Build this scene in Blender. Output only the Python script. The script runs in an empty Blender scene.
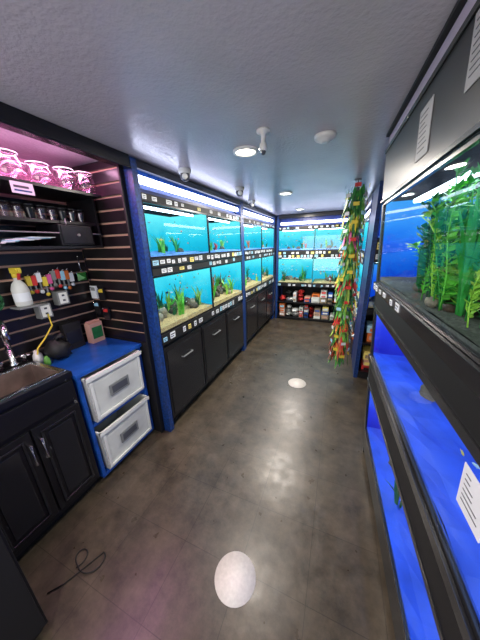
import bpy, math, random
from mathutils import Vector, Matrix, noise
S=1.15
CEIL=2.03
scene=bpy.context.scene
try:
    scene.view_settings.view_transform='Standard'
except Exception: pass
rnd=random.Random(11)

# ------------------------------------------------------------ materials
def lin(h):
    h=h.lstrip('#'); o=[]
    for i in (0,2,4):
        c=int(h[i:i+2],16)/255
        o.append(c/12.92 if c<=.04045 else ((c+.055)/1.055)**2.4)
    return tuple(o)+(1,)
def newmat(n):
    m=bpy.data.materials.new(n); m.use_nodes=True
    nt=m.node_tree; nt.nodes.clear()
    out=nt.nodes.new('ShaderNodeOutputMaterial')
    return m,nt,out
def P(name,col,rough=.5,metal=0,spec=.5,var=0,scale=20,bump=0,bscale=80,emit=0,bdist=.003):
    m,nt,out=newmat(name)
    p=nt.nodes.new('ShaderNodeBsdfPrincipled')
    c=lin(col) if isinstance(col,str) else tuple(col)+(1,)
    p.inputs['Base Color'].default_value=c
    p.inputs['Roughness'].default_value=rough
    p.inputs['Metallic'].default_value=metal
    p.inputs['Specular IOR Level'].default_value=spec
    tc=nt.nodes.new('ShaderNodeTexCoord')
    if var>0:
        n=nt.nodes.new('ShaderNodeTexNoise'); n.inputs['Scale'].default_value=scale; n.inputs['Detail'].default_value=4
        nt.links.new(tc.outputs['Object'],n.inputs['Vector'])
        mx=nt.nodes.new('ShaderNodeValToRGB')
        mx.color_ramp.elements[0].position=.3; mx.color_ramp.elements[1].position=.7
        mx.color_ramp.elements[0].color=tuple(x*(1-var) for x in c[:3])+(1,)
        mx.color_ramp.elements[1].color=tuple(min(1,x*(1+var)) for x in c[:3])+(1,)
        nt.links.new(n.outputs['Fac'],mx.inputs['Fac']); nt.links.new(mx.outputs['Color'],p.inputs['Base Color'])
    if bump>0:
        n2=nt.nodes.new('ShaderNodeTexNoise'); n2.inputs['Scale'].default_value=bscale; n2.inputs['Detail'].default_value=3
        nt.links.new(tc.outputs['Object'],n2.inputs['Vector'])
        bp=nt.nodes.new('ShaderNodeBump'); bp.inputs['Strength'].default_value=bump; bp.inputs['Distance'].default_value=bdist
        nt.links.new(n2.outputs['Fac'],bp.inputs['Height']); nt.links.new(bp.outputs['Normal'],p.inputs['Normal'])
    if emit>0:
        p.inputs['Emission Color'].default_value=c; p.inputs['Emission Strength'].default_value=emit
    nt.links.new(p.outputs[0],out.inputs[0])
    return m
def E(name,col,st):
    m,nt,out=newmat(name)
    e=nt.nodes.new('ShaderNodeEmission'); e.inputs[0].default_value=lin(col); e.inputs[1].default_value=st
    nt.links.new(e.outputs[0],out.inputs[0]); return m
def water(name,c0,c1,c2,st):
    """lit aquarium backing: vertical gradient with soft clouding"""
    m,nt,out=newmat(name)
    tc=nt.nodes.new('ShaderNodeTexCoord'); sp=nt.nodes.new('ShaderNodeSeparateXYZ')
    nt.links.new(tc.outputs['Generated'],sp.inputs[0])
    n=nt.nodes.new('ShaderNodeTexNoise'); n.inputs['Scale'].default_value=5; n.inputs['Detail'].default_value=3
    nt.links.new(tc.outputs['Object'],n.inputs['Vector'])
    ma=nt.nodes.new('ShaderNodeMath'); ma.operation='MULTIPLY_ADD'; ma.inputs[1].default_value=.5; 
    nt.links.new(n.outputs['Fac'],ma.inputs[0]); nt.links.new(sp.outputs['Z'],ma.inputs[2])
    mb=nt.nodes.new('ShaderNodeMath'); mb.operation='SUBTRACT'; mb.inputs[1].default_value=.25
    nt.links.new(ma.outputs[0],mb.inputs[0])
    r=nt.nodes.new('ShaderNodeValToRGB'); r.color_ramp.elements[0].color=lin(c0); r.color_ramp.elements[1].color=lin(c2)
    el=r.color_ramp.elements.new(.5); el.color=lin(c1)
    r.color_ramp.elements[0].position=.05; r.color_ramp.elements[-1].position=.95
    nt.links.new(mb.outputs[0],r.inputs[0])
    e=nt.nodes.new('ShaderNodeEmission'); e.inputs[1].default_value=st  # emission paints the tank light into the backing, brighter toward the top
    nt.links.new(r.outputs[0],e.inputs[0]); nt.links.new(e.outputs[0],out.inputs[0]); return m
def G(name,tint,fac,rough=.02):
    m,nt,out=newmat(name)
    t=nt.nodes.new('ShaderNodeBsdfTransparent'); t.inputs[0].default_value=lin(tint)
    g=nt.nodes.new('ShaderNodeBsdfGlossy'); g.inputs['Roughness'].default_value=rough
    mx=nt.nodes.new('ShaderNodeMixShader'); mx.inputs[0].default_value=fac
    nt.links.new(t.outputs[0],mx.inputs[1]); nt.links.new(g.outputs[0],mx.inputs[2]); nt.links.new(mx.outputs[0],out.inputs[0]); return m

def floor_mat():
    m,nt,out=newmat('vinyl_tile_floor')
    L=nt.links.new
    p=nt.nodes.new('ShaderNodeBsdfPrincipled'); tc=nt.nodes.new('ShaderNodeTexCoord')
    n=nt.nodes.new('ShaderNodeTexNoise'); n.inputs['Scale'].default_value=5; n.inputs['Detail'].default_value=11; n.inputs['Roughness'].default_value=.76
    L(tc.outputs['Object'],n.inputs['Vector'])
    r=nt.nodes.new('ShaderNodeValToRGB')
    r.color_ramp.elements[0].position=.32; r.color_ramp.elements[0].color=lin('#231f19')
    r.color_ramp.elements[1].position=.70; r.color_ramp.elements[1].color=lin('#5a5042')
    L(n.outputs['Fac'],r.inputs[0])
    b=nt.nodes.new('ShaderNodeTexBrick'); b.offset=0; b.inputs['Scale'].default_value=1
    b.inputs['Brick Width'].default_value=.36; b.inputs['Row Height'].default_value=.36
    b.inputs['Mortar Size'].default_value=.002; b.inputs['Mortar Smooth'].default_value=.3
    b.inputs['Color1'].default_value=(1,1,1,1); b.inputs['Color2'].default_value=(.87,.87,.87,1); b.inputs['Mortar'].default_value=(.45,.45,.45,1)
    L(tc.outputs['Object'],b.inputs['Vector'])
    mx=nt.nodes.new('ShaderNodeMix'); mx.data_type='RGBA'; mx.blend_type='MULTIPLY'; mx.inputs[0].default_value=1
    L(r.outputs[0],mx.inputs[6]); L(b.outputs['Color'],mx.inputs[7]); L(mx.outputs[2],p.inputs['Base Color'])
    n2=nt.nodes.new('ShaderNodeTexNoise'); n2.inputs['Scale'].default_value=14; n2.inputs['Detail'].default_value=6
    L(tc.outputs['Object'],n2.inputs['Vector'])
    mr=nt.nodes.new('ShaderNodeMapRange'); mr.inputs[3].default_value=.18; mr.inputs[4].default_value=.48
    L(n2.outputs['Fac'],mr.inputs[0]); L(mr.outputs[0],p.inputs['Roughness'])
    bp=nt.nodes.new('ShaderNodeBump'); bp.inputs['Strength'].default_value=.45; bp.inputs['Distance'].default_value=.003
    L(n2.outputs['Fac'],bp.inputs['Height']); L(bp.outputs[0],p.inputs['Normal'])
    L(p.outputs[0],out.inputs[0]); return m
def scratched(name,base,chip,amt):
    m,nt,out=newmat(name); L=nt.links.new
    p=nt.nodes.new('ShaderNodeBsdfPrincipled'); tc=nt.nodes.new('ShaderNodeTexCoord')
    n=nt.nodes.new('ShaderNodeTexNoise'); n.inputs['Scale'].default_value=14; n.inputs['Detail'].default_value=9; n.inputs['Roughness'].default_value=.7
    mp=nt.nodes.new('ShaderNodeMapping'); mp.inputs['Scale'].default_value=(1,1,.35)
    L(tc.outputs['Object'],mp.inputs[0]); L(mp.outputs[0],n.inputs['Vector'])
    r=nt.nodes.new('ShaderNodeValToRGB'); r.color_ramp.elements[0].position=amt; r.color_ramp.elements[0].color=lin(base)
    r.color_ramp.elements[1].position=amt+.03; r.color_ramp.elements[1].color=lin(chip)
    L(n.outputs['Fac'],r.inputs[0]); L(r.outputs[0],p.inputs['Base Color']); p.inputs['Roughness'].default_value=.35
    L(p.outputs[0],out.inputs[0]); return m

M_floor=floor_mat()
M_ceil=P('glossy_ceiling_paint','#bebac3',.2,bump=.7,bscale=55,var=.07,scale=3,bdist=.004)
M_wall=P('wall_paint','#bdb4c6',.6,bump=.1)
M_pinkwall=P('alcove_paint','#f0c2da',.5)
M_black=P('black_laminate','#131418',.32,var=.3,scale=8)
M_blackm=P('black_matte','#0c0c0e',.6)
M_trim=P('black_trim','#1c1d21',.25)
M_blue=P('blue_paint','#123672',.4,var=.6,scale=50)
M_bluedk=P('dark_blue_paint','#0c2560',.4,var=.4,scale=25)
M_bluetop=P('blue_worktop','#1a4fa4',.3,var=.2,scale=12)
M_tan=P('slat_groove','#c9a08c',.5)
M_slat=P('slat_black','#151214',.3,var=.3,scale=15)
M_white=P('white_plastic','#dcdeda',.35)
M_bin=P('frosted_plastic','#cdd0cb',.3,var=.08,scale=8)
M_grey=P('grey_plastic','#7d8080',.4)
M_steel=P('steel','#d0d0d2',.22,metal=1)
M_sink=P('sink_basin','#8f8078',.28,metal=.6,var=.3,scale=9)
M_disc=P('floor_sticker','#cfcac2',.5,var=.08,scale=60)
M_grav=P('tan_gravel','#c8a670',.8,var=.5,scale=120)
M_gravd=P('dark_gravel','#55544a',.8,var=.5,scale=120)
M_gravb=P('blue_sand','#6f9fe8',.7,var=.2,scale=30)
M_bare=P('blue_tank_bottom','#3460e6',.25,var=.25,scale=6)
M_rock=P('rock','#5c5040',.8,var=.5,scale=30)
M_rockl=P('pale_rock','#9a8a72',.8,var=.4,scale=30)
M_wood=P('driftwood','#4d3824',.8,var=.4,scale=30)
M_paper=P('grey_paper','#a0a2a4',.6)
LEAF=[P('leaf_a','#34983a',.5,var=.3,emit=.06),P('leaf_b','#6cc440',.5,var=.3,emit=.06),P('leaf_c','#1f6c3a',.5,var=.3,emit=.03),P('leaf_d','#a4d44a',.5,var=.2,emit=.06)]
HL=[P('plastic_leaf_a','#33883a',.45,var=.4),P('plastic_leaf_b','#64a842',.45,var=.4),P('plastic_leaf_c','#1f6036',.45,var=.3),P('plastic_leaf_d','#9cbc50',.45,var=.3)]
M_red=P('red_leaf','#c83230',.5,var=.2); M_org=P('orange_leaf','#d6702e',.5); M_pink=P('pink_leaf','#c85490',.5); M_yel=P('yellow_leaf','#d8c23c',.5)
FISH=[P('fish_orange','#d8702c',.4),P('fish_yellow','#d8c45a',.4),P('fish_silver','#b8d4da',.3),P('fish_dark','#1e3550',.4),P('fish_grey','#3a5a6e',.4)]
M_card=P('label_white','#dfe4e8',.5); M_cardc=P('label_cyan','#9fd3ea',.5); M_cardy=P('label_yellow','#f0e07a',.5); M_ink=P('ink','#4a4d55',.6)
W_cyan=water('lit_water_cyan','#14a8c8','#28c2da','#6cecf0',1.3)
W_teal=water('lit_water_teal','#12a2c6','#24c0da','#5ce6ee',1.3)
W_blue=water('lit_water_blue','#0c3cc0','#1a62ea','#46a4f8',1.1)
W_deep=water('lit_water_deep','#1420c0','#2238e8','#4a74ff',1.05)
M_glass=G('tank_glass','#f4fcff',.05)
M_jar=G('jar_glass','#f6e2ee',.16,.12)
M_bag=G('clear_bag','#e8ecee',.25,.2)
M_tube=E('tank_lamp','#dff2ff',14)
M_tubew=E('tank_lamp_weak','#9cb8ff',5)
M_tuber=E('tank_lamp_strong','#eef6ff',20)
M_tubeb=E('hood_lamp','#dde2ff',9)
M_down=E('downlight_lens','#fff6e6',12)
M_pinkl=E('pink_lamp','#ff9ad8',20)

# ------------------------------------------------------------ mesh builder
class B:
    def __init__(s,M=None,fn=None):
        s.v=[];s.f=[];s.m=[];s.sm=[];s.mats=[];s.M=M or Matrix();s.fn=fn
    def add(s,vs,fs,mat,smooth=False):
        if mat not in s.mats: s.mats.append(mat)
        k=s.mats.index(mat); o=len(s.v)
        for p in vs:
            w=s.M@Vector(p)
            if s.fn: w=Vector(s.fn(w))
            s.v.append(w*S)
        for f in fs:
            s.f.append([i+o for i in f]); s.m.append(k); s.sm.append(smooth)
    def box(s,x0,x1,y0,y1,z0,z1,mat):
        vs=[(x,y,z) for z in (z0,z1) for y in (y0,y1) for x in (x0,x1)]
        s.add(vs,[(0,2,3,1),(4,5,7,6),(0,1,5,4),(2,6,7,3),(0,4,6,2),(1,3,7,5)],mat)
    def obox(s,c,size,R,mat):
        c=Vector(c); vs=[]
        for z in (-.5,.5):
            for y in (-.5,.5):
                for x in (-.5,.5):
                    vs.append(c+R@Vector((x*size[0],y*size[1],z*size[2])))
        s.add(vs,[(0,2,3,1),(4,5,7,6),(0,1,5,4),(2,6,7,3),(0,4,6,2),(1,3,7,5)],mat)
    def lathe(s,prof,c,mat,seg=20,R=None,cap=True):
        c=Vector(c); R=R or Matrix.Identity(3); vs=[];fs=[]
        for r,z in prof:
            for i in range(seg):
                a=2*math.pi*i/seg; vs.append(c+R@Vector((r*math.cos(a),r*math.sin(a),z)))
        for j in range(len(prof)-1):
            for i in range(seg):
                k=(i+1)%seg; fs.append((j*seg+i,j*seg+k,(j+1)*seg+k,(j+1)*seg+i))
        if cap:
            fs.append(tuple(range(seg))[::-1]); fs.append(tuple((len(prof)-1)*seg+i for i in range(seg)))
        s.add(vs,fs,mat,True)
    def tube(s,pts,r,mat,seg=8):
        pts=[Vector(p) for p in pts]; vs=[];fs=[]; n=len(pts)
        for i,p in enumerate(pts):
            t=(pts[min(i+1,n-1)]-pts[max(i-1,0)]).normalized()
            u=t.cross(Vector((0,0,1)));
            if u.length<.1: u=t.cross(Vector((0,1,0)))
            u.normalize(); w=t.cross(u)
            rr=r[i] if isinstance(r,(list,tuple)) else r
            for k in range(seg):
                a=2*math.pi*k/seg; vs.append(p+(u*math.cos(a)+w*math.sin(a))*rr)
        for i in range(n-1):
            for k in range(seg):
                q=(k+1)%seg; fs.append((i*seg+k,i*seg+q,(i+1)*seg+q,(i+1)*seg+k))
        fs.append(tuple(range(seg))[::-1]); fs.append(tuple((n-1)*seg+k for k in range(seg)))
        s.add(vs,fs,mat,True)
    def blob(s,c,r,mat,j=.25,seg=9,rings=6,seed=0):
        c=Vector(c); vs=[];fs=[]
        for a in range(rings+1):
            th=math.pi*a/rings
            for b in range(seg):
                ph=2*math.pi*b/seg; d=Vector((math.sin(th)*math.cos(ph),math.sin(th)*math.sin(ph),math.cos(th)))
                k=1+j*noise.noise(d*1.8+Vector((seed*3.1,seed,0)))*2
                vs.append(c+Vector((d.x*r[0]*k,d.y*r[1]*k,d.z*r[2]*k)))
        for a in range(rings):
            for b in range(seg):
                q=(b+1)%seg; fs.append((a*seg+b,a*seg+q,(a+1)*seg+q,(a+1)*seg+b))
        s.add(vs,fs,mat,True)
    def blade(s,base,ang,length,width,lean,mat,up=1,n=5):
        base=Vector(base); d=Vector((math.cos(ang),math.sin(ang),0)); side=Vector((-d.y,d.x,0)); vs=[];fs=[]
        for i in range(n+1):
            t=i/n
            p=base+d*(lean*t*t*length)+Vector((0,0,up*length*(t-.25*lean*t*t)))
            w=width*math.sin(math.pi*min(.97,.12+.86*t))*.5
            vs+= [p-side*w,p+side*w]
        for i in range(n): fs.append((2*i,2*i+1,2*i+3,2*i+2))
        s.add(vs,fs,mat,True)
    def leaf(s,p,d,L,w,mat):
        d=d.normalized(); u=d.cross(Vector((.3,.2,1))); u.normalize()
        s.add([p,p+d*L*.4+u*w*.5,p+d*L,p+d*L*.4-u*w*.5],[(0,1,2,3)],mat)
    def fish(s,c,L,ang,mat):
        c=Vector(c); d=Vector((math.cos(ang),math.sin(ang),0)); sd=Vector((-d.y,d.x,0)); up=Vector((0,0,1))
        prof=[(.5,.02),(.42,.12),(.25,.2),(.0,.22),(-.2,.13),(-.34,.05)]
        vs=[];fs=[];n=8
        for t,r in prof:
            for k in range(n):
                a=2*math.pi*k/n; vs.append(c+d*t*L+sd*math.cos(a)*r*L*.45+up*math.sin(a)*r*L)
        for i in range(len(prof)-1):
            for k in range(n):
                q=(k+1)%n; fs.append((i*n+k,i*n+q,(i+1)*n+q,(i+1)*n+k))
        s.add(vs,fs,mat,True)
        tl=c-d*.32*L
        s.add([tl,tl-d*.24*L+up*.17*L,tl-d*.17*L,tl-d*.24*L-up*.17*L],[(0,1,2),(0,2,3)],mat)
        s.add([c+d*.15*L+up*.18*L,c+up*.32*L-d*.08*L,c-d*.22*L+up*.12*L],[(0,1,2)],mat)
        s.add([c+d*.05*L-up*.2*L,c-up*.3*L-d*.1*L,c-d*.15*L-up*.12*L],[(0,1,2)],mat)
    def obj(s,name,bevel=0,parent=None):
        me=bpy.data.meshes.new(name); me.from_pydata([tuple(v) for v in s.v],[],s.f)
        for m in s.mats: me.materials.append(m)
        me.polygons.foreach_set('material_index',s.m); me.polygons.foreach_set('use_smooth',s.sm)
        me.update()
        o=bpy.data.objects.new(name,me); scene.collection.objects.link(o)
        if bevel:
            md=o.modifiers.new('bevel','BEVEL'); md.width=bevel*S; md.segments=2; md.limit_method='ANGLE'; md.angle_limit=math.radians(50)
        if parent: o.parent=parent
        return o
I3=Matrix.Identity(3)
def RZ(a): return Matrix.Rotation(a,3,'Z')
RX90=Matrix.Rotation(math.radians(90),3,'X'); RY90=Matrix.Rotation(math.radians(90),3,'Y')

# ------------------------------------------------------------ room shell
XL,XR,YN,YF=-1.80,1.02,-1.2,5.22
b=B(); b.box(XL-.1,XR+.1,YN-.1,YF+.1,-.1,0,M_floor); b.obj('floor')
b=B(); b.box(XL-.1,XR+.1,YN-.1,YF+.1,CEIL,CEIL+.1,M_ceil); b.obj('ceiling')
b=B(); b.box(XL-.1,XL,YN,YF,0,CEIL,M_pinkwall); b.obj('wall_left')
b=B(); b.box(XR,XR+.1,YN,YF,0,CEIL,M_wall); b.obj('wall_right')
b=B(); b.box(XL-.1,XR+.1,YF,YF+.1,0,CEIL,M_wall); b.obj('wall_back')
b=B(); b.box(XL-.1,XR+.1,YN-.1,YN,0,.35,M_wall); b.box(XL-.1,XR+.1,YN-.1,YN,1.9,CEIL,M_wall)
b.box(XL-.1,XL+.15,YN-.1,YN,.35,1.9,M_wall); b.box(XR-.15,XR+.1,YN-.1,YN,.35,1.9,M_wall); b.obj('wall_front')
b=B()  # unseen window and opening added behind the camera to let fill light in
for x in (XL+.15,-.42,XR-.19): b.box(x,x+.04,YN-.07,YN-.03,.35,1.9,M_trim)
b.box(XL+.15,XR-.15,YN-.07,YN-.03,.35,.39,M_trim); b.box(XL+.15,XR-.15,YN-.07,YN-.03,1.86,1.9,M_trim); b.obj('added_window_1')

# ------------------------------------------------------------ aquariums
def aquarium(M,x0,x1,z0,z1,d,bg,gravel,seed,fn=None,nf=6,npl=3,lampm=M_tube,rocks=3,fl=(.03,.06),gh=.03,dense=False):
    r=random.Random(seed); b=B(M,fn)
    g=.004
    b.box(x0,x1,d-.008,d,z0,z1,bg)
    b.box(x0,x0+g,.006,d-.008,z0,z1,bg); b.box(x1-g,x1,.006,d-.008,z0,z1,bg)
    b.box(x0,x1,.006,d-.008,z0,z0+.006,M_blackm)
    nx,ny=26,8; vs=[];fs=[]
    for j in range(ny+1):
        for i in range(nx+1):
            x=x0+g+(x1-x0-2*g)*i/nx; y=.007+(d-.016)*j/ny
            vs.append((x,y,z0+gh*(.75+.5*j/ny)+.014*noise.noise(Vector((x*9,y*9,seed)))+.004*r.random()))
    for j in range(ny):
        for i in range(nx):
            a=j*(nx+1)+i; fs.append((a,a+1,a+nx+2,a+nx+1))
    b.add(vs,fs,gravel)
    b.add([(x0+g,.007,z0),(x1-g,.007,z0),(x1-g,.007,z0+gh*.75),(x0+g,.007,z0+gh*.75)],[(0,1,2,3)],gravel)
    b.box(x0,x1,0,.004,z0,z1,M_glass)
    b.box(x0,x1,-.004,.008,z1-.014,z1,M_trim); b.box(x0,x1,-.004,.008,z0,z0+.012,M_trim)
    b.box(x0,x0+.006,-.003,.008,z0,z1,M_trim); b.box(x1-.006,x1,-.003,.008,z0,z1,M_trim)
    b.box(x0+.04,x1-.04,d*.3,d*.3+.03,z1-.018,z1-.004,lampm)
    H=z1-z0
    for i in range(rocks):
        cx=r.uniform(x0+.07,x1-.07); cy=r.uniform(.09,d-.1)
        for q in range(2 if rocks>5 else 1):
            s=r.uniform(.018,.042)
            b.blob((cx+r.uniform(-.03,.03),cy+r.uniform(-.02,.02),z0+gh+s*.4+q*.03),(s*1.3,s,s*r.uniform(.7,1.4)),r.choice([M_rock,M_rockl,M_rock]),seed=i+seed+q*5)
    for i in range(npl):
        cx=r.uniform(x0+.05,x1-.05); cy=r.uniform(.06,d-.06); m=r.choice(LEAF+[LEAF[1],LEAF[2]])
        if r.random()<.1: m=r.choice([M_red,M_org])
        hh=H*r.uniform(.25,.7)
        for k in range(10):
            b.blade((cx+r.uniform(-.012,.012),cy+r.uniform(-.01,.01),z0+gh*.8),r.uniform(0,6.28),hh*r.uniform(.6,1),.016,r.uniform(.1,.5),m)
    for i in range(nf):
        b.fish((r.uniform(x0+.05,x1-.05),r.uniform(.04,d-.1),r.uniform(z0+gh+.05,z1-.06)),r.uniform(*fl),r.choice([0,math.pi])+r.uniform(-.5,.5),r.choice(FISH))
    if dense:
        for i in range(210):
            near=i<120
            cx=r.uniform(x0+.42,x0+1.15) if near else r.uniform(x0+.30,x0+1.35); cy=r.uniform(.035,.16) if near else r.uniform(.16,d-.05)
            hh=H*r.uniform(.6,.96)
            if cx<x0+.5: hh*=.75
            kind=r.choice([0,0,1,1,2]); m=LEAF[r.choice([0,1,1,3,0,2])] if kind else r.choice([LEAF[1],LEAF[0],LEAF[2],LEAF[3]])
            if not near: m=r.choice([LEAF[0],LEAF[2],LEAF[1]])
            sx,sy=r.uniform(-.16,.16),r.uniform(-.05,.05); ph=r.uniform(0,6)
            def pos(q): return Vector((cx+sx*q*q+.018*math.sin(q*5+ph),min(max(cy+sy*q*q,.02),d-.03),z0+gh*.8+hh*(q if q<.9 else .9+.03*(q-.9))))
            b.tube([pos(q/6) for q in range(7)],.0018,m,5)
            if kind==0:
                for k in range(34):
                    p=pos(.08+.92*k/33)
                    for a in range(3):
                        aa=a*2.1+k*.8; dd=Vector((math.cos(aa),math.sin(aa)*.7,r.uniform(.1,.9)))
                        if p.y<.05: dd.y=abs(dd.y)
                        b.leaf(p,dd,r.uniform(.022,.04),.009,m)
            elif kind==1:
                for k in range(18):
                    p=pos(.12+.88*k/17)
                    for a in range(3):
                        aa=a*2.1+k*1.3; dd=Vector((math.cos(aa),math.sin(aa)*.6,r.uniform(-.2,.6)))
                        if p.y<.05: dd.y=abs(dd.y)
                        b.leaf(p,dd,r.uniform(.03,.05),.02,m)
            else:
                for k in range(7):
                    b.blade((cx+r.uniform(-.015,.015),cy,z0+gh*.8),r.choice([0,math.pi])+r.uniform(-.4,.4),hh*r.uniform(.7,1.03),.013,r.uniform(.1,.35),m,n=7)
        for i in range(9):
            cx=r.uniform(x0+.2,x0+1.4); pts=[(cx-.1,.12,z0+gh),(cx-.02,.1,z0+.07),(cx+.05,.14,z0+.06+r.random()*.06),(cx+.12,.1,z0+.12+r.random()*.07)]
            b.tube(pts,[.018,.016,.012,.005],M_wood,7)
        for i in range(45):
            s=r.uniform(.012,.03); b.blob((r.uniform(x0+.1,x0+1.4),r.uniform(.035,d-.1),z0+gh+s*.4),(s*1.5,s,s),r.choice([M_rock,M_rockl,M_wood]),seed=i)
    return b.obj('aquarium')

def labels(b,x0,x1,z0,z1,y,r,dens=1.0):
    x=x0+.01
    while x<x1-.05:
        w=r.uniform(.03,.06); h=(z1-z0)*r.uniform(.55,.9); zc=(z0+z1)/2+r.uniform(-.1,.1)*(z1-z0)
        if r.random()<dens:
            m=r.choice([M_card,M_card,M_cardc,M_card,M_cardy if r.random()<.3 else M_card])
            b.box(x,x+w,y-.003,y,zc-h/2,zc+h/2,m)
            b.box(x+.006,x+w-.006,y-.004,y-.003,zc+h*.08,zc+h*.26,M_ink)
            b.box(x+.006,x+w*.7,y-.004,y-.003,zc-h*.26,zc-h*.12,M_bluedk)
        x+=w+r.uniform(.012,.06)

# ---- left racks (face +X)
def left_rack(Y0,W,seed,ntank,ndraw):
    M=Matrix.Translation((-1.2,Y0,0))@Matrix.Rotation(math.radians(90),4,'Z'); r=random.Random(seed)
    b=B(M); D=.5
    for x in (0,W-.045):
        b.box(x,x+.045,-.004,.06,0,2.02,M_blue); b.box(x,x+.045,D-.05,D,0,2.02,M_bluedk)
    b.box(0,.012,.06,D-.05,0,2.0,M_blackm); b.box(W-.012,W,.06,D-.05,0,2.0,M_blackm)
    a,c=.045,W-.045
    b.box(a,c,0,.03,1.975,2.02,M_black); b.box(a,c,.03,D,2.0,2.02,M_black)
    b.box(a,c,.075,.085,1.86,2.0,M_blue); b.box(a,c,.0,.07,1.84,1.862,M_bluedk)
    b.box(a+.02,c-.02,.022,.052,1.905,1.945,M_tubeb)
    b.box(a,c,-.002,.012,1.80,1.842,M_blackm); labels(b,a,c,1.802,1.836,-.002,r,.6)
    b.box(a,c,D-.012,D,.76,2.0,M_blackm)
    b.box(a,c,.012,D-.02,1.36,1.43,M_bluedk); b.box(a,c,-.012,.012,1.315,1.43,M_blackm)
    b.box(a,c,-.02,-.012,1.37,1.38,M_trim)
    labels(b,a,c,1.382,1.425,-.0125,r,.9); labels(b,a,c,1.322,1.36,-.0125,r,.45)
    b.box(a,c,0,D-.02,.78,.869,M_black); b.box(a,c,-.012,0,.79,.868,M_blackm); labels(b,a,c,.80,.858,-.0125,r,.8)
    b.box(a,c,.02,D-.02,.07,.78,M_black); b.box(0,W,.06,D-.02,0,.07,M_blackm)
    w=(c-a)/ndraw
    for i in range(ndraw):
        x0=a+i*w+.008; x1=a+(i+1)*w-.008
        b.box(x0,x1,-.004,.02,.10,.755,M_black)
        b.box(x0+.025,x1-.025,-.009,-.004,.13,.72,M_trim)
        xm=(x0+x1)/2
        b.tube([(xm-.07,-.009,.60),(xm-.07,-.03,.60),(xm+.07,-.03,.60),(xm+.07,-.009,.60)],.006,M_grey,6)
    b.obj('aquarium_rack',.002)
    w=(c-a)/ntank
    for i in range(ntank):
        aquarium(M,a+i*w+.003,a+(i+1)*w-.003,1.432,1.798,.44,W_cyan,M_gravb,seed+i,nf=14,npl=6,rocks=3,fl=(.02,.035))
        aquarium(M,a+i*w+.003,a+(i+1)*w-.003,.871,1.312,.44,W_teal,M_grav,seed+10+i,nf=18,npl=18,rocks=15,gh=.06,fl=(.022,.045))
left_rack(1.22,1.74,21,2,3)
left_rack(2.965,1.66,55,2,3)

# ---- packaged goods: cartons, slumped bags, a few tubs
def goods(b,x0,x1,y0,y1,z,hmax,r):
    cols=[M_card,M_bin,M_grey,M_cardc,M_blackm,M_org,M_rockl,M_white,M_red,M_tan,M_white,M_cardy,M_bluetop]
    x=x0+.01
    while x<x1-.07:
        w=r.uniform(.07,.17); w=min(w,x1-x-.005); h=hmax*r.uniform(.3,.9); m=r.choice(cols); k=r.random()
        if k<.4:
            zz=z
            while zz<z+h:
                hh=min(r.uniform(.04,.12),z+hmax*.95-zz); 
                if hh<.02: break
                m=r.choice(cols); o=r.uniform(0,.02)
                b.box(x+o,x+w-o,y0+r.uniform(.012,.04),y1-.05,zz,zz+hh,m)
                b.box(x+w*.2,x+w*.8,y0+.006,y0+.012,zz+hh*.3,zz+hh*.7,r.choice(cols)); zz+=hh
        elif k<.88:
            n=max(1,int(h/.06))
            for q in range(n):
                b.blob((x+w/2+r.uniform(-.01,.01),y0+.12,z+h/n*(q+.5)),(w*.52,.10,h/n*.6),r.choice([m,M_white,M_bin,m]),j=.3,seed=q+x*9)
        else:
            b.lathe([(w*.36,0),(w*.38,h*.1),(w*.38,h*.75),(w*.25,h*.9),(w*.25,h)],(x+w/2,y0+w*.5+.02,z),m,14)
        x+=w+.006
def front_rack(M,W,D,lv,seed,bg,side=M_blue,fn=None,ntank=2,shelf=(.06,.38),shelftop=.66):
    r=random.Random(seed); b=B(M,fn)
    t1a,t1b,t2a,t2b=lv
    for x in (0,W-.04):
        b.box(x,x+.04,-.004,.06,0,2.02,M_blue); b.box(x,x+.04,D-.05,D,0,2.02,M_bluedk)
    b.box(0,.01,.06,D-.05,0,2.01,M_bluedk); b.box(W-.01,W,.06,D-.05,0,2.01,M_bluedk)
    a,c=.04,W-.04
    b.box(a,c,0,.03,1.96,2.02,M_black); b.box(a,c,.03,D,2.0,2.02,M_black)
    b.box(a,c,.07,.08,t1b+.05,2.0,M_bluedk); b.box(a+.03,c-.03,.02,.05,t1b+.09,t1b+.13,M_tubeb)
    b.box(a,c,-.004,.012,t1b+.003,t1b+.05,M_blackm); labels(b,a,c,t1b+.006,t1b+.045,-.004,r,.9)
    b.box(a,c,D-.012,D,.05,2.0,M_blackm)
    b.box(a,c,.012,D-.02,t2b+.01,t1a-.004,M_bluedk); b.box(a,c,-.01,.012,t2b+.003,t1a-.004,M_blackm)
    h=t1a-t2b; labels(b,a,c,t2b+h*.1,t2b+h*.45,-.01,r,.9); labels(b,a,c,t2b+h*.55,t2b+h*.9,-.01,r,.9)
    b.box(a,c,-.01,D-.02,t2a-.06,t2a-.003,M_black); labels(b,a,c,t2a-.055,t2a-.008,-.01,r,.8)
    for z in shelf:
        b.box(a,c,-.02,D-.02,z-.02,z,M_black)
        goods(b,a+.02,c-.02,-.0,.28,z,(shelftop-z if z==shelf[-1] else shelf[1]-shelf[0]-.04),r)
    b.box(a,c,.01,.03,0,shelf[0]-.02,M_blackm)
    b.obj('aquarium_rack',.0015)
    w=(c-a)/ntank
    for i in range(ntank):
        aquarium(M,a+i*w+.003,a+(i+1)*w-.003,t1a,t1b,D-.06,bg,M_gravb,seed+i,nf=12,npl=4,rocks=2,fl=(.025,.045))
        aquarium(M,a+i*w+.003,a+(i+1)*w-.003,t2a,t2b,D-.06,bg,M_grav,seed+i+7,nf=12,npl=7,rocks=6,fl=(.025,.045))
front_rack(Matrix.Translation((-1.17,4.65,0)),1.42,.5,(1.38,1.76,.76,1.24),91,W_cyan)
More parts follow.
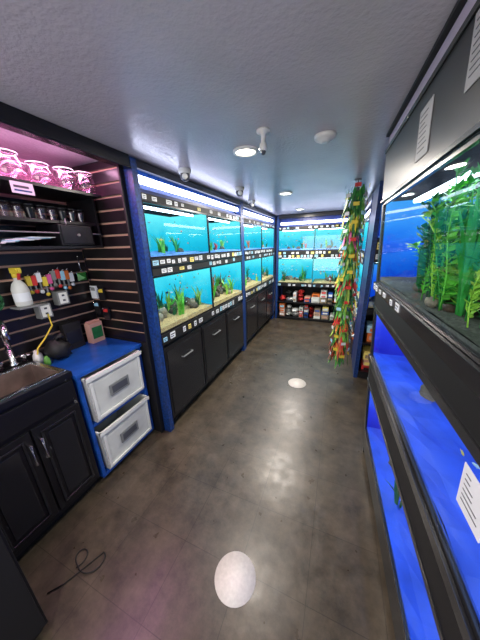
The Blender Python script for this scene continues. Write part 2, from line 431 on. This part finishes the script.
front_rack(Matrix.Translation((.27,2.68,0)),.73,.5,(1.52,1.86,.83,1.30),131,W_blue,ntank=1,shelf=(.1,.45),shelftop=.74)
front_rack(Matrix.Translation((.27,4.62,0))@Matrix.Rotation(math.radians(-90),4,'Z'),1.42,.5,(1.38,1.76,.76,1.24),171,W_teal)

# ---- right rack (faces -X, leaning slightly into the aisle)
YR=1.61
lean=lambda w:(w.x-.060*w.z+.045*(1.7-w.y),w.y,w.z)
MR=Matrix.Translation((.290,YR,0))@Matrix.Rotation(math.radians(-90),4,'Z')
b=B(MR,lean); W=2.3; D=.5; r=random.Random(5)
for x in (0,W-.03):
    b.box(x,x+.03,-.004,.04,0,1.69,M_black)
b.box(0,.012,.04,D,0,2.02,M_black)
b.box(0,W,-.006,.02,1.705,1.95,M_black)
b.box(0,W,.004,.02,1.95,2.02,M_wall)
b.box(0,W,-.012,.004,2.01,2.022,M_blackm)
b.box(0,W,-.014,-.004,1.70,1.712,M_trim); b.box(0,W,-.012,-.004,1.935,1.95,M_trim)
b.box(0,W,-.004,D,1.115,1.265,M_blackm); b.box(0,W,-.016,-.004,1.225,1.27,M_trim); b.box(0,W,-.010,-.004,1.11,1.13,M_trim)
b.box(0,W,-.004,D,.60,.79,M_blackm); b.box(0,W,-.014,-.004,.755,.792,M_trim); b.box(0,W,-.010,-.004,.60,.62,M_trim)
b.box(0,W,-.004,D,.05,.215,M_black); b.box(0,W,.03,D,0,.05,M_blackm)
b.box(0,W,D-.01,D,.2,2.0,M_blackm)
labels(b,.02,.6,1.230,1.265,-.0165,r,.95)
b.obj('aquarium_rack',.002)
aquarium(MR,.033,W-.035,1.272,1.70,.40,W_blue,M_gravd,300,fn=lean,nf=8,npl=2,rocks=3,dense=True,fl=(.03,.05),gh=.03,lampm=M_tuber)
aquarium(MR,.033,W-.035,.796,1.108,.40,W_deep,M_bare,310,fn=lean,nf=9,npl=2,rocks=3,fl=(.02,.04),gh=.03,lampm=M_tubew)
aquarium(MR,.033,W-.035,.218,.596,.40,W_deep,M_bare,320,fn=lean,nf=9,npl=2,rocks=3,fl=(.02,.04),gh=.03,lampm=M_tubew)
def notice(x0,x1,z0,z1,y,rows,m=M_paper):
    b=B(MR,lean); b.box(x0,x1,y-.002,y,z0,z1,m)
    h=(z1-z0)/(rows+2)
    for i in range(rows):
        z=z1-h*(i+1.4); b.box(x0+.012,x1-.012-rnd.random()*.04,y-.003,y-.002,z,z+h*.14,M_ink)
    b.obj('paper_notice')
notice(.54,.645,1.75,1.89,-.007,8); notice(.84,.95,1.80,1.93,-.007,8); notice(1.12,1.20,.98,1.08,-.012,6,M_card)

# ------------------------------------------------------------ left alcove: slatwall
def slats(b,u0,u1,z0,z1,f):
    z=z0
    while z<z1-.02:
        f(u0,u1,z+.007,min(z+.07,z1),M_slat); z+=.076
b=B(); b.box(-1.80,-1.775,-.6,1.205,.0,1.82,M_tan)
slats(b,-.6,1.19,.74,1.82,lambda a,c,z0,z1,m:b.box(-1.775,-1.759,a,c,z0,z1,m))
b.box(-1.80,-1.759,-.6,1.19,0,.74,M_blackm)
b.obj('slatwall_panel',.001)
b=B(); b.box(-1.757,-1.275,1.205,1.219,.0,2.02,M_tan)
slats(b,0,0,.83,2.02,lambda a,c,z0,z1,m:b.box(-1.757,-1.275,1.19,1.205,z0,z1,m))
b.box(-1.275,-1.262,1.185,1.219,0,2.02,M_blackm)
b.box(-1.757,-1.275,1.19,1.205,0,.83,M_blackm)
b.obj('slatwall_panel',.001)
b=B(); b.box(-1.245,-1.20,-.6,1.218,1.965,2.029,M_black); b.box(-1.25,-1.195,-.6,1.218,1.958,1.968,M_trim)
b.obj('trim_1',.002)
b=B(); b.box(-1.30,-1.265,-.4,1.15,1.985,2.01,M_pinkl); b.box(-1.31,-1.255,-.42,1.17,2.01,2.029,M_white); b.obj('strip_light')
b=B()
for z,d in ((1.83,.33),(1.67,.24),(1.53,.26)):
    b.box(-1.757,-1.757+d,.1,1.17,z-.016,z,M_black)
for y in (.1,.62,1.155):
    b.box(-1.757,-1.50,y,y+.015,1.53,1.83,M_black)
b.tube([(-1.49,.1,1.60),(-1.49,1.16,1.60)],.004,M_grey,6)
for y in (.3,.62,.95): b.tube([(-1.49,y,1.53),(-1.49,y,1.68)],.004,M_grey,6)
b.obj('wall_shelf',.001)
def jar(c,r,h,name='glass_jar'):
    b=B(); b.lathe([(r*.7,0),(r*.92,h*.1),(r,h*.35),(r*.97,h*.6),(r*.8,h*.8),(r*.74,h*.9),(r*.8,h*.96)],c,M_jar,22,cap=False)
    b.lathe([(r*.0,.002),(r*.68,.002),(r*.7,.006)],c,M_jar,22,cap=False)
    b.tube([(c[0]+r*.8*math.cos(a*math.pi/10),c[1]+r*.8*math.sin(a*math.pi/10),c[2]+h*.97) for a in range(21)],.0028,M_white,6)
    b.obj(name)
for i,(x,y) in enumerate([(-1.48,.48),(-1.48,.61),(-1.48,.74),(-1.48,.87),(-1.48,1.0),(-1.49,1.12),(-1.62,.58),(-1.62,.71),(-1.62,.84),(-1.62,.97),(-1.62,1.10)]):
    jar((x,y,1.831),.059,.10+.008*(i%3))
b=B()
for i in range(12):
    y=.46+i*.055+(.0 if i<4 else .03)
    b.lathe([(.018,0),(.024,.05),(.026,.065),(.022,.065)],(-1.56,y,1.671),M_jar if i%3 else M_trim,12,cap=False)
    b.lathe([(.025,.066),(.025,.075)],(-1.56,y,1.671),M_trim,12)
b.obj('lidded_cups')
b=B(); b.box(-1.70,-1.485,.90,1.10,1.532,1.648,M_black); b.box(-1.485,-1.478,.91,1.09,1.54,1.64,M_trim)
b.lathe([(.008,0),(.008,.012)],(-1.478,1.0,1.59),M_grey,10,R=RY90); b.obj('storage_box',.003)
b=B()
for i in range(9):
    R=RZ(rnd.uniform(-.4,.4)); b.obox((-1.59,.54+.035*i,1.536+.005*i),(.18,.12,.004),R,[M_card,M_cardc,M_card][i%3])
b.obj('paper_stack')
b=B(); b.box(-1.422,-1.419,.70,.79,1.765,1.815,M_card); b.box(-1.419,-1.418,.71,.77,1.79,1.80,M_ink); b.box(-1.419,-1.418,.71,.78,1.775,1.782,M_blue); b.obj('shelf_tag')
b=B(); c=(-1.69,.73,1.20)
b.lathe([(.035,0),(.04,.01),(.04,.10),(.03,.13),(.014,.15),(.014,.17)],c,M_bin,18)
b.lathe([(.0402,.03),(.0402,.08)],c,M_card,18,cap=False)
b.lathe([(.017,.165),(.017,.19)],c,M_yel,14)
b.obox((-1.68,.73,1.405),(.065,.025,.03),I3,M_yel); b.obox((-1.642,.73,1.405),(.02,.014,.014),I3,M_yel)
b.obox((-1.66,.73,1.375),(.008,.012,.045),Matrix.Rotation(.4,3,'Y'),M_red)
b.box(-1.745,-1.64,.68,.78,1.19,1.20,M_grey); b.obj('spray_bottle')
b=B()
for i in range(10):
    y=.80+i*.028; m=[M_yel,M_red,M_card,M_yel,M_pink,M_grey,M_red,M_cardc,M_org,M_card][i]
    z=1.38-rnd.random()*.04; L=rnd.uniform(.07,.11)
    b.tube([(-1.757,y,z+.01),(-1.72,y,z+.012),(-1.71,y,z+.02)],.003,M_steel,6)
    b.box(-1.735,-1.722,y-.014,y+.012,z-.05,z+.008,m); b.box(-1.732,-1.725,y-.004,y+.004,z-L,z-.05,M_grey)
    b.lathe([(.012,-.004),(.012,.004)],(-1.728,y,z-L),m,10,R=RY90)
b.obj('hanging_tools')
b=B()
for i,(x,z,m) in enumerate(((-1.70,1.20,M_card),(-1.62,1.19,M_blackm),(-1.70,1.08,M_blackm),(-1.61,1.04,M_trim))):
    b.box(x-.03,x+.03,1.165,1.18,z-.05,z+.045,m); b.box(x-.022,x+.022,1.163,1.165,z+.01,z+.035,[M_grey,M_yel,M_cardc,M_red][i])
    b.tube([(x,1.188,z+.035),(x,1.15,z+.035),(x,1.145,z+.045)],.003,M_steel,6)
b.obj('hanging_packets')
for (y,z) in ((.83,1.14),(.95,1.20)):
    b=B(); b.box(-1.757,-1.70,y-.035,y+.035,z-.045,z+.045,M_grey); b.box(-1.70,-1.697,y-.026,y+.026,z-.036,z+.036,M_white)
    for dz in (-.015,.018): b.box(-1.6975,-1.695,y-.008,y+.008,z+dz-.006,z+dz+.006,M_ink)
    b.obj('power_outlet',.002)
b=B(); b.tube([(-1.69,.83,1.12),(-1.66,.82,1.05),(-1.66,.76,.98),(-1.68,.72,.93),(-1.66,.70,.90)],.005,M_yel,6)
b.obj('extension_cord')
for (y,z,m) in ((1.13,1.46,HL[0]),):
    b=B(); b.tube([(-1.735,y,z),(-1.733,y,z-.10)],.004,M_steel,6)
    b.tube([(-1.733,y,z-.10),(-1.733,y-.035,z-.11),(-1.733,y-.035,z-.17),(-1.733,y+.035,z-.17),(-1.733,y+.035,z-.11),(-1.733,y,z-.10)],.0025,M_steel,6)
    b.add([(-1.732,y-.034,z-.112),(-1.732,y+.034,z-.112),(-1.732,y+.034,z-.168),(-1.732,y-.034,z-.168),(-1.70,y,z-.15)],[(0,1,4),(1,2,4),(2,3,4),(3,0,4)],m)
    b.tube([(-1.757,y,z),(-1.728,y,z+.002)],.003,M_steel,6); b.obj('fish_net')
b=B(); hp=[]
for i in range(50):
    a=i*.5; hp.append((-1.735+.0006*i,.61+.04*math.cos(a),1.25+.05*math.sin(a)))
b.tube([(-1.757,.61,1.30),(-1.70,.61,1.30)],.005,M_steel,6); b.tube(hp,.006,HL[2],6); b.obj('coiled_hose')

# ------------------------------------------------------------ sink cabinet
M_scr=scratched('scratched_black','#121215','#8a8886',.65)
b=B(); x0,x1,y0,y1=-1.755,-1.345,.185,.685
b.box(x0,x1,y0,y1,.06,.70,M_scr); b.box(x0,x1-.04,y0,y1,0,.06,M_blackm)
b.box(x0,x1,y0,y0+.02,.7,.83,M_scr); b.box(x0,x1,y1-.02,y1,.7,.83,M_scr); b.box(x1-.02,x1,y0+.02,y1-.02,.70,.83,M_scr); b.box(x0,x0+.02,y0+.02,y1-.02,.7,.83,M_scr)
sx0,sx1,sy0,sy1=-1.66,-1.375,.22,.655
for q in ((x0,sx0,y0,y1),(sx1,x1+.015,y0,y1),(sx0,sx1,y0,sy0),(sx0,sx1,sy1,y1)): b.box(*q,.83,.86,M_black)
for q in ((sx0-.02,sx0+.005,sy0-.02,sy1+.02),(sx1-.005,sx1+.02,sy0-.02,sy1+.02),(sx0,sx1,sy0-.02,sy0+.005),(sx0,sx1,sy1-.005,sy1+.02)): b.box(*q,.86,.868,M_steel)
b.box(sx0,sx1,sy0,sy1,.735,.74,M_sink)
b.box(sx0,sx0+.006,sy0,sy1,.74,.862,M_sink); b.box(sx1-.006,sx1,sy0,sy1,.74,.862,M_sink); b.box(sx0,sx1,sy0,sy0+.006,.74,.862,M_sink); b.box(sx0,sx1,sy1-.006,sy1,.74,.862,M_sink)
b.lathe([(.025,0),(.025,.004)],(-1.53,.42,.74),M_steel,16)
for ya,yb in ((y0+.005,.43),(.44,y1-.01)):
    b.box(x1,x1+.015,ya,yb,.10,.66,M_scr)
    for q in ((ya+.03,ya+.042,.13,.63),(yb-.042,yb-.03,.13,.63),(ya+.042,yb-.042,.13,.142),(ya+.042,yb-.042,.618,.63)): b.box(x1+.015,x1+.023,*q,M_trim)
    b.box(x1+.015,x1+.020,ya+.058,yb-.058,.16,.60,M_trim)
b.box(x1,x1+.015,y0+.005,y1-.01,.69,.81,M_scr)
for y in (.41,.46): b.tube([(x1+.015,y,.60),(x1+.04,y,.60),(x1+.04,y,.48),(x1+.015,y,.48)],.005,M_steel,6)
b.obj('sink_cabinet',.003)
b=B(); fy=.60; c=(-1.708,fy,.869)
b.lathe([(.022,0),(.022,.01),(.014,.02),(.014,.10)],c,M_steel,14)
b.tube([(-1.708,fy,.96),(-1.708,fy,1.06),(-1.695,fy-.005,1.12),(-1.65,fy-.015,1.145),(-1.60,fy-.03,1.12),(-1.585,fy-.035,1.06)],.014,M_steel,10)
for dy in (-.06,.05):
    b.lathe([(.014,0),(.012,.03),(.016,.035),(.016,.05)],(-1.708,fy+dy,.869),M_steel,12)
    b.tube([(-1.708,fy+dy,.908),(-1.66,fy+dy*1.3,.918)],.006,M_steel,6)
b.obj('faucet')
b=B(); b.box(-1.75,-.97,-.55,.165,.05,.86,M_blackm); b.box(-1.75,-.955,-.56,.175,.86,.89,M_black); b.box(-1.75,-1.0,-.55,.15,0,.05,M_blackm)
for ya,yb in ((-.54,-.20),(-.19,.155)):
    b.box(-.97,-.955,ya,yb,.08,.84,M_blackm); b.tube([(-.955,(ya+yb)/2,.7),(-.935,(ya+yb)/2,.7),(-.935,(ya+yb)/2,.6),(-.955,(ya+yb)/2,.6)],.005,M_grey,6)
b.obj('base_cabinet',.003)

# ------------------------------------------------------------ blue bin cabinet
b=B(); x0,x1,y0,y1=-1.755,-1.335,.70,1.178
b.box(x0,x1+.015,y0-.01,y1+.005,.80,.825,M_bluetop)
b.box(x0,x1,y0,y0+.022,.03,.80,M_bluetop); b.box(x0,x1,y1-.022,y1,.03,.80,M_bluetop)
b.box(x0,x1,y0+.022,y1-.022,.43,.45,M_bluetop); b.box(x0,x1,y0+.022,y1-.022,.03,.055,M_bluetop); b.box(x0,x0+.012,y0+.022,y1-.022,.055,.80,M_blackm)
b.box(x0,x1-.03,y0,y1,0,.03,M_blackm)
b.obj('blue_cabinet',.003)
for z in (.455,.06):
    b=B(); ya,yb=y0+.035,y1-.035; xf=x1+.02; t=.008; H=.32
    def ring(z,ins): return [(-1.72+ins,ya+ins*.6,z),(xf-ins*.5,ya+ins*.6,z),(xf-ins*.5,yb-ins*.6,z),(-1.72+ins,yb-ins*.6,z)]
    vs=ring(z,.018)+ring(z+H,0)+ring(z+H,t)+ring(z+t,.018+t); fs=[(0,3,2,1)]
    for k in range(4):
        q=(k+1)%4; fs+=[(k,q,4+q,4+k),(4+k,4+q,8+q,8+k),(8+k,8+q,12+q,12+k)]
    fs.append((12,13,14,15)); b.add(vs,fs,M_bin)
    b.box(-1.725,xf+.012,ya-.008,ya+.004,z+H-.014,z+H+.006,M_white); b.box(-1.725,xf+.012,yb-.004,yb+.008,z+H-.014,z+H+.006,M_white); b.box(xf-.002,xf+.014,ya-.008,yb+.008,z+H-.02,z+H+.006,M_white)
    ym=(ya+yb)/2
    b.box(xf-.006,xf+.006,ya+.012,ya+.03,z+.02,z+H-.03,M_white); b.box(xf-.006,xf+.006,yb-.03,yb-.012,z+.02,z+H-.03,M_white); b.box(xf-.006,xf+.006,ya+.03,yb-.03,z+.02,z+.036,M_white)
    b.box(xf-.004,xf+.004,ym-.075,ym+.075,z+.12,z+.20,M_grey)
    b.box(xf+.004,xf+.006,ym-.06,ym+.06,z+.135,z+.185,M_ink)
    b.obj('storage_bin',.003)
b=B(); b.blob((-1.63,.80,.895),(.065,.07,.068),M_blackm,j=.2,seed=3); b.tube([(-1.63,.80,.95),(-1.62,.81,.98),(-1.6,.83,.99)],[.02,.012,.02],M_blackm); b.obj('plastic_bag')
b=B(); b.box(-1.72,-1.66,1.05,1.15,.826,.98,M_tan); b.box(-1.659,-1.657,1.06,1.14,.86,.95,LEAF[2]); b.box(-1.70,-1.68,1.05,1.15,.98,.995,M_tan); b.obj('food_package',.004)
b=B(); b.box(-1.75,-1.705,.90,1.02,.826,1.02,M_blackm); b.box(-1.705,-1.703,.91,1.01,.87,.96,M_trim); b.obj('filter_box',.004)
for (x,y,m,k) in ((-1.62,.72,HL[1],1),(-1.70,.715,M_white,1.5)):
    b=B(); b.lathe([(.016*k,0),(.018*k,.02*k),(.016*k,.04*k),(.010*k,.05*k),(.010*k,.06*k)],(x,y,.826),m,12); b.obj('small_bottle')

# ------------------------------------------------------------ floor things
for (x,y) in ((-.32,.594),(-.32,2.33)):
    b=B(); b.lathe([(.098,0),(.098,.0015)],(x,y,.0005),M_disc,48); b.obj('floor_sticker')
pts=[]
for i in range(40):
    t=i/39; a=t*7.5; rr=.045+.02*math.sin(t*9)
    pts.append((-1.06+.10*t-.05+rr*math.cos(a),.33+rr*math.sin(a)*.9+.05*t,.005))
b=B(); b.tube(pts+[(-1.06,.27,.005),(-1.10,.22,.005)],.003,M_blackm,6); b.obj('floor_cable')

# ------------------------------------------------------------ hanging artificial plants (bagged bunches on a strip)
b=B(); cx,cy=.085,2.55; r=random.Random(8)
b.tube([(cx,cy,2.028),(cx,cy,.24)],.006,M_grey,6)
b.lathe([(.03,0),(.03,.008)],(cx,cy,2.02),M_grey,16)
z=1.95; i=0
seq=[HL[0],HL[2],HL[1],M_yel,HL[0],M_pink,HL[1],M_org,HL[3],HL[0],M_yel,M_red,HL[1],HL[0],M_yel,HL[1],M_red,M_org,HL[3],M_red,M_org,M_red]
while z>.32:
    m=seq[i%len(seq)]
    for k in range(42):
        a=r.uniform(0,6.28); rr=r.uniform(.01,.098); mm=m if r.random()<.5 else r.choice(HL)
        b.blade((cx+rr*math.cos(a),cy+rr*math.sin(a),z+r.uniform(-.03,.03)),a,r.uniform(.07,.15),r.uniform(.012,.028),r.uniform(.1,.35),mm,up=-1,n=4)
    for k in range(4):
        a=k*1.57+i*.8; b.obox((cx+.095*math.cos(a),cy+.095*math.sin(a),z+.02),(.05,.003,.03),RZ(a+1.57),r.choice([M_card,M_paper,M_cardc,M_yel,M_red,M_grey]))
    z-=.074; i+=1
b.obj('hanging_artificial_plants')

# ------------------------------------------------------------ ceiling fixtures
def area(name,x,y,z,size,en,col,rot=(0,0,0),shape='DISK',sy=None):
    l=bpy.data.lights.new(name,'AREA'); l.shape=shape; l.size=size*S; l.energy=en; l.color=col
    if sy: l.size_y=sy*S
    o=bpy.data.objects.new(name,l); o.location=(x*S,y*S,z*S); o.rotation_euler=rot; scene.collection.objects.link(o)
for i,(x,y) in enumerate(((-.57,1.49),(-.61,2.78),(-.66,4.1),(-.5,-.35))):  # last downlight is unseen, added behind the camera as room fill
    b=B(); b.lathe([(.075,0),(.073,-.010),(.060,-.012),(.058,-.004)],(x,y,CEIL),M_white,28,cap=False)
    b.lathe([(.058,-.0045),(.058,-.003)],(x,y,CEIL),M_down,28); b.obj('recessed_downlight')
    area('downlight_lamp',x,y,CEIL-.02,.13,[22,46,46,22][i],(1,.91,.80))
b=B(); c=(-.13,1.49,CEIL); b.lathe([(.055,0),(.055,-.010),(.045,-.02),(.025,-.024),(.025,-.03),(.01,-.031)],c,M_white,24); b.obj('smoke_detector')
b=B(); c=(-.40,1.29,CEIL); b.lathe([(.033,0),(.033,-.010),(.012,-.018),(.010,-.05),(.017,-.058),(.020,-.078),(.014,-.088)],c,M_white,20)
b.lathe([(.014,-.088),(.010,-.10),(.004,-.104)],c,M_ink,16); b.obj('sprinkler_head')
for (x,y) in ((-1.08,1.60),(-1.08,3.0),(-.95,2.3)):
    b=B(); c=(x,y,CEIL); b.lathe([(.045,0),(.045,-.02),(.04,-.03)],c,M_white,20)
    b.lathe([(.034,-.03),(.036,-.045),(.028,-.065),(.012,-.075)],c,M_ink,16)
    b.tube([(x,y,CEIL-.04),(x+.03,y-.05,CEIL-.06)],[.022,.018],M_white,12); b.obj('security_camera')
area('alcove_lamp',-1.45,.6,1.99,.08,12,(1,.5,.8),shape='RECTANGLE',sy=1.0)
area('rear_fill_light',-.4,-1.15,1.1,2.2,42,(1,.97,.95),rot=(math.radians(90),0,0),shape='RECTANGLE',sy=1.4)  # added fill light, unseen, brightens the room from behind the camera

w=bpy.data.worlds.new('World'); scene.world=w; w.use_nodes=True
w.node_tree.nodes['Background'].inputs[0].default_value=(.78,.77,.8,1)
w.node_tree.nodes['Background'].inputs[1].default_value=.8

cam=bpy.data.cameras.new('camera'); co=bpy.data.objects.new('camera',cam); scene.collection.objects.link(co)
cam.sensor_fit='VERTICAL'; cam.sensor_height=36; cam.sensor_width=27; cam.lens=12.99; cam.clip_start=.02
R=Matrix.Rotation(math.radians(23.2),3,'Z')@Matrix.Rotation(math.radians(90-17.8),3,'X')@Matrix.Rotation(math.radians(-1.75),3,'Z')
co.matrix_world=Matrix.Translation((0,0,1.5*S))@R.to_4x4()
scene.camera=co
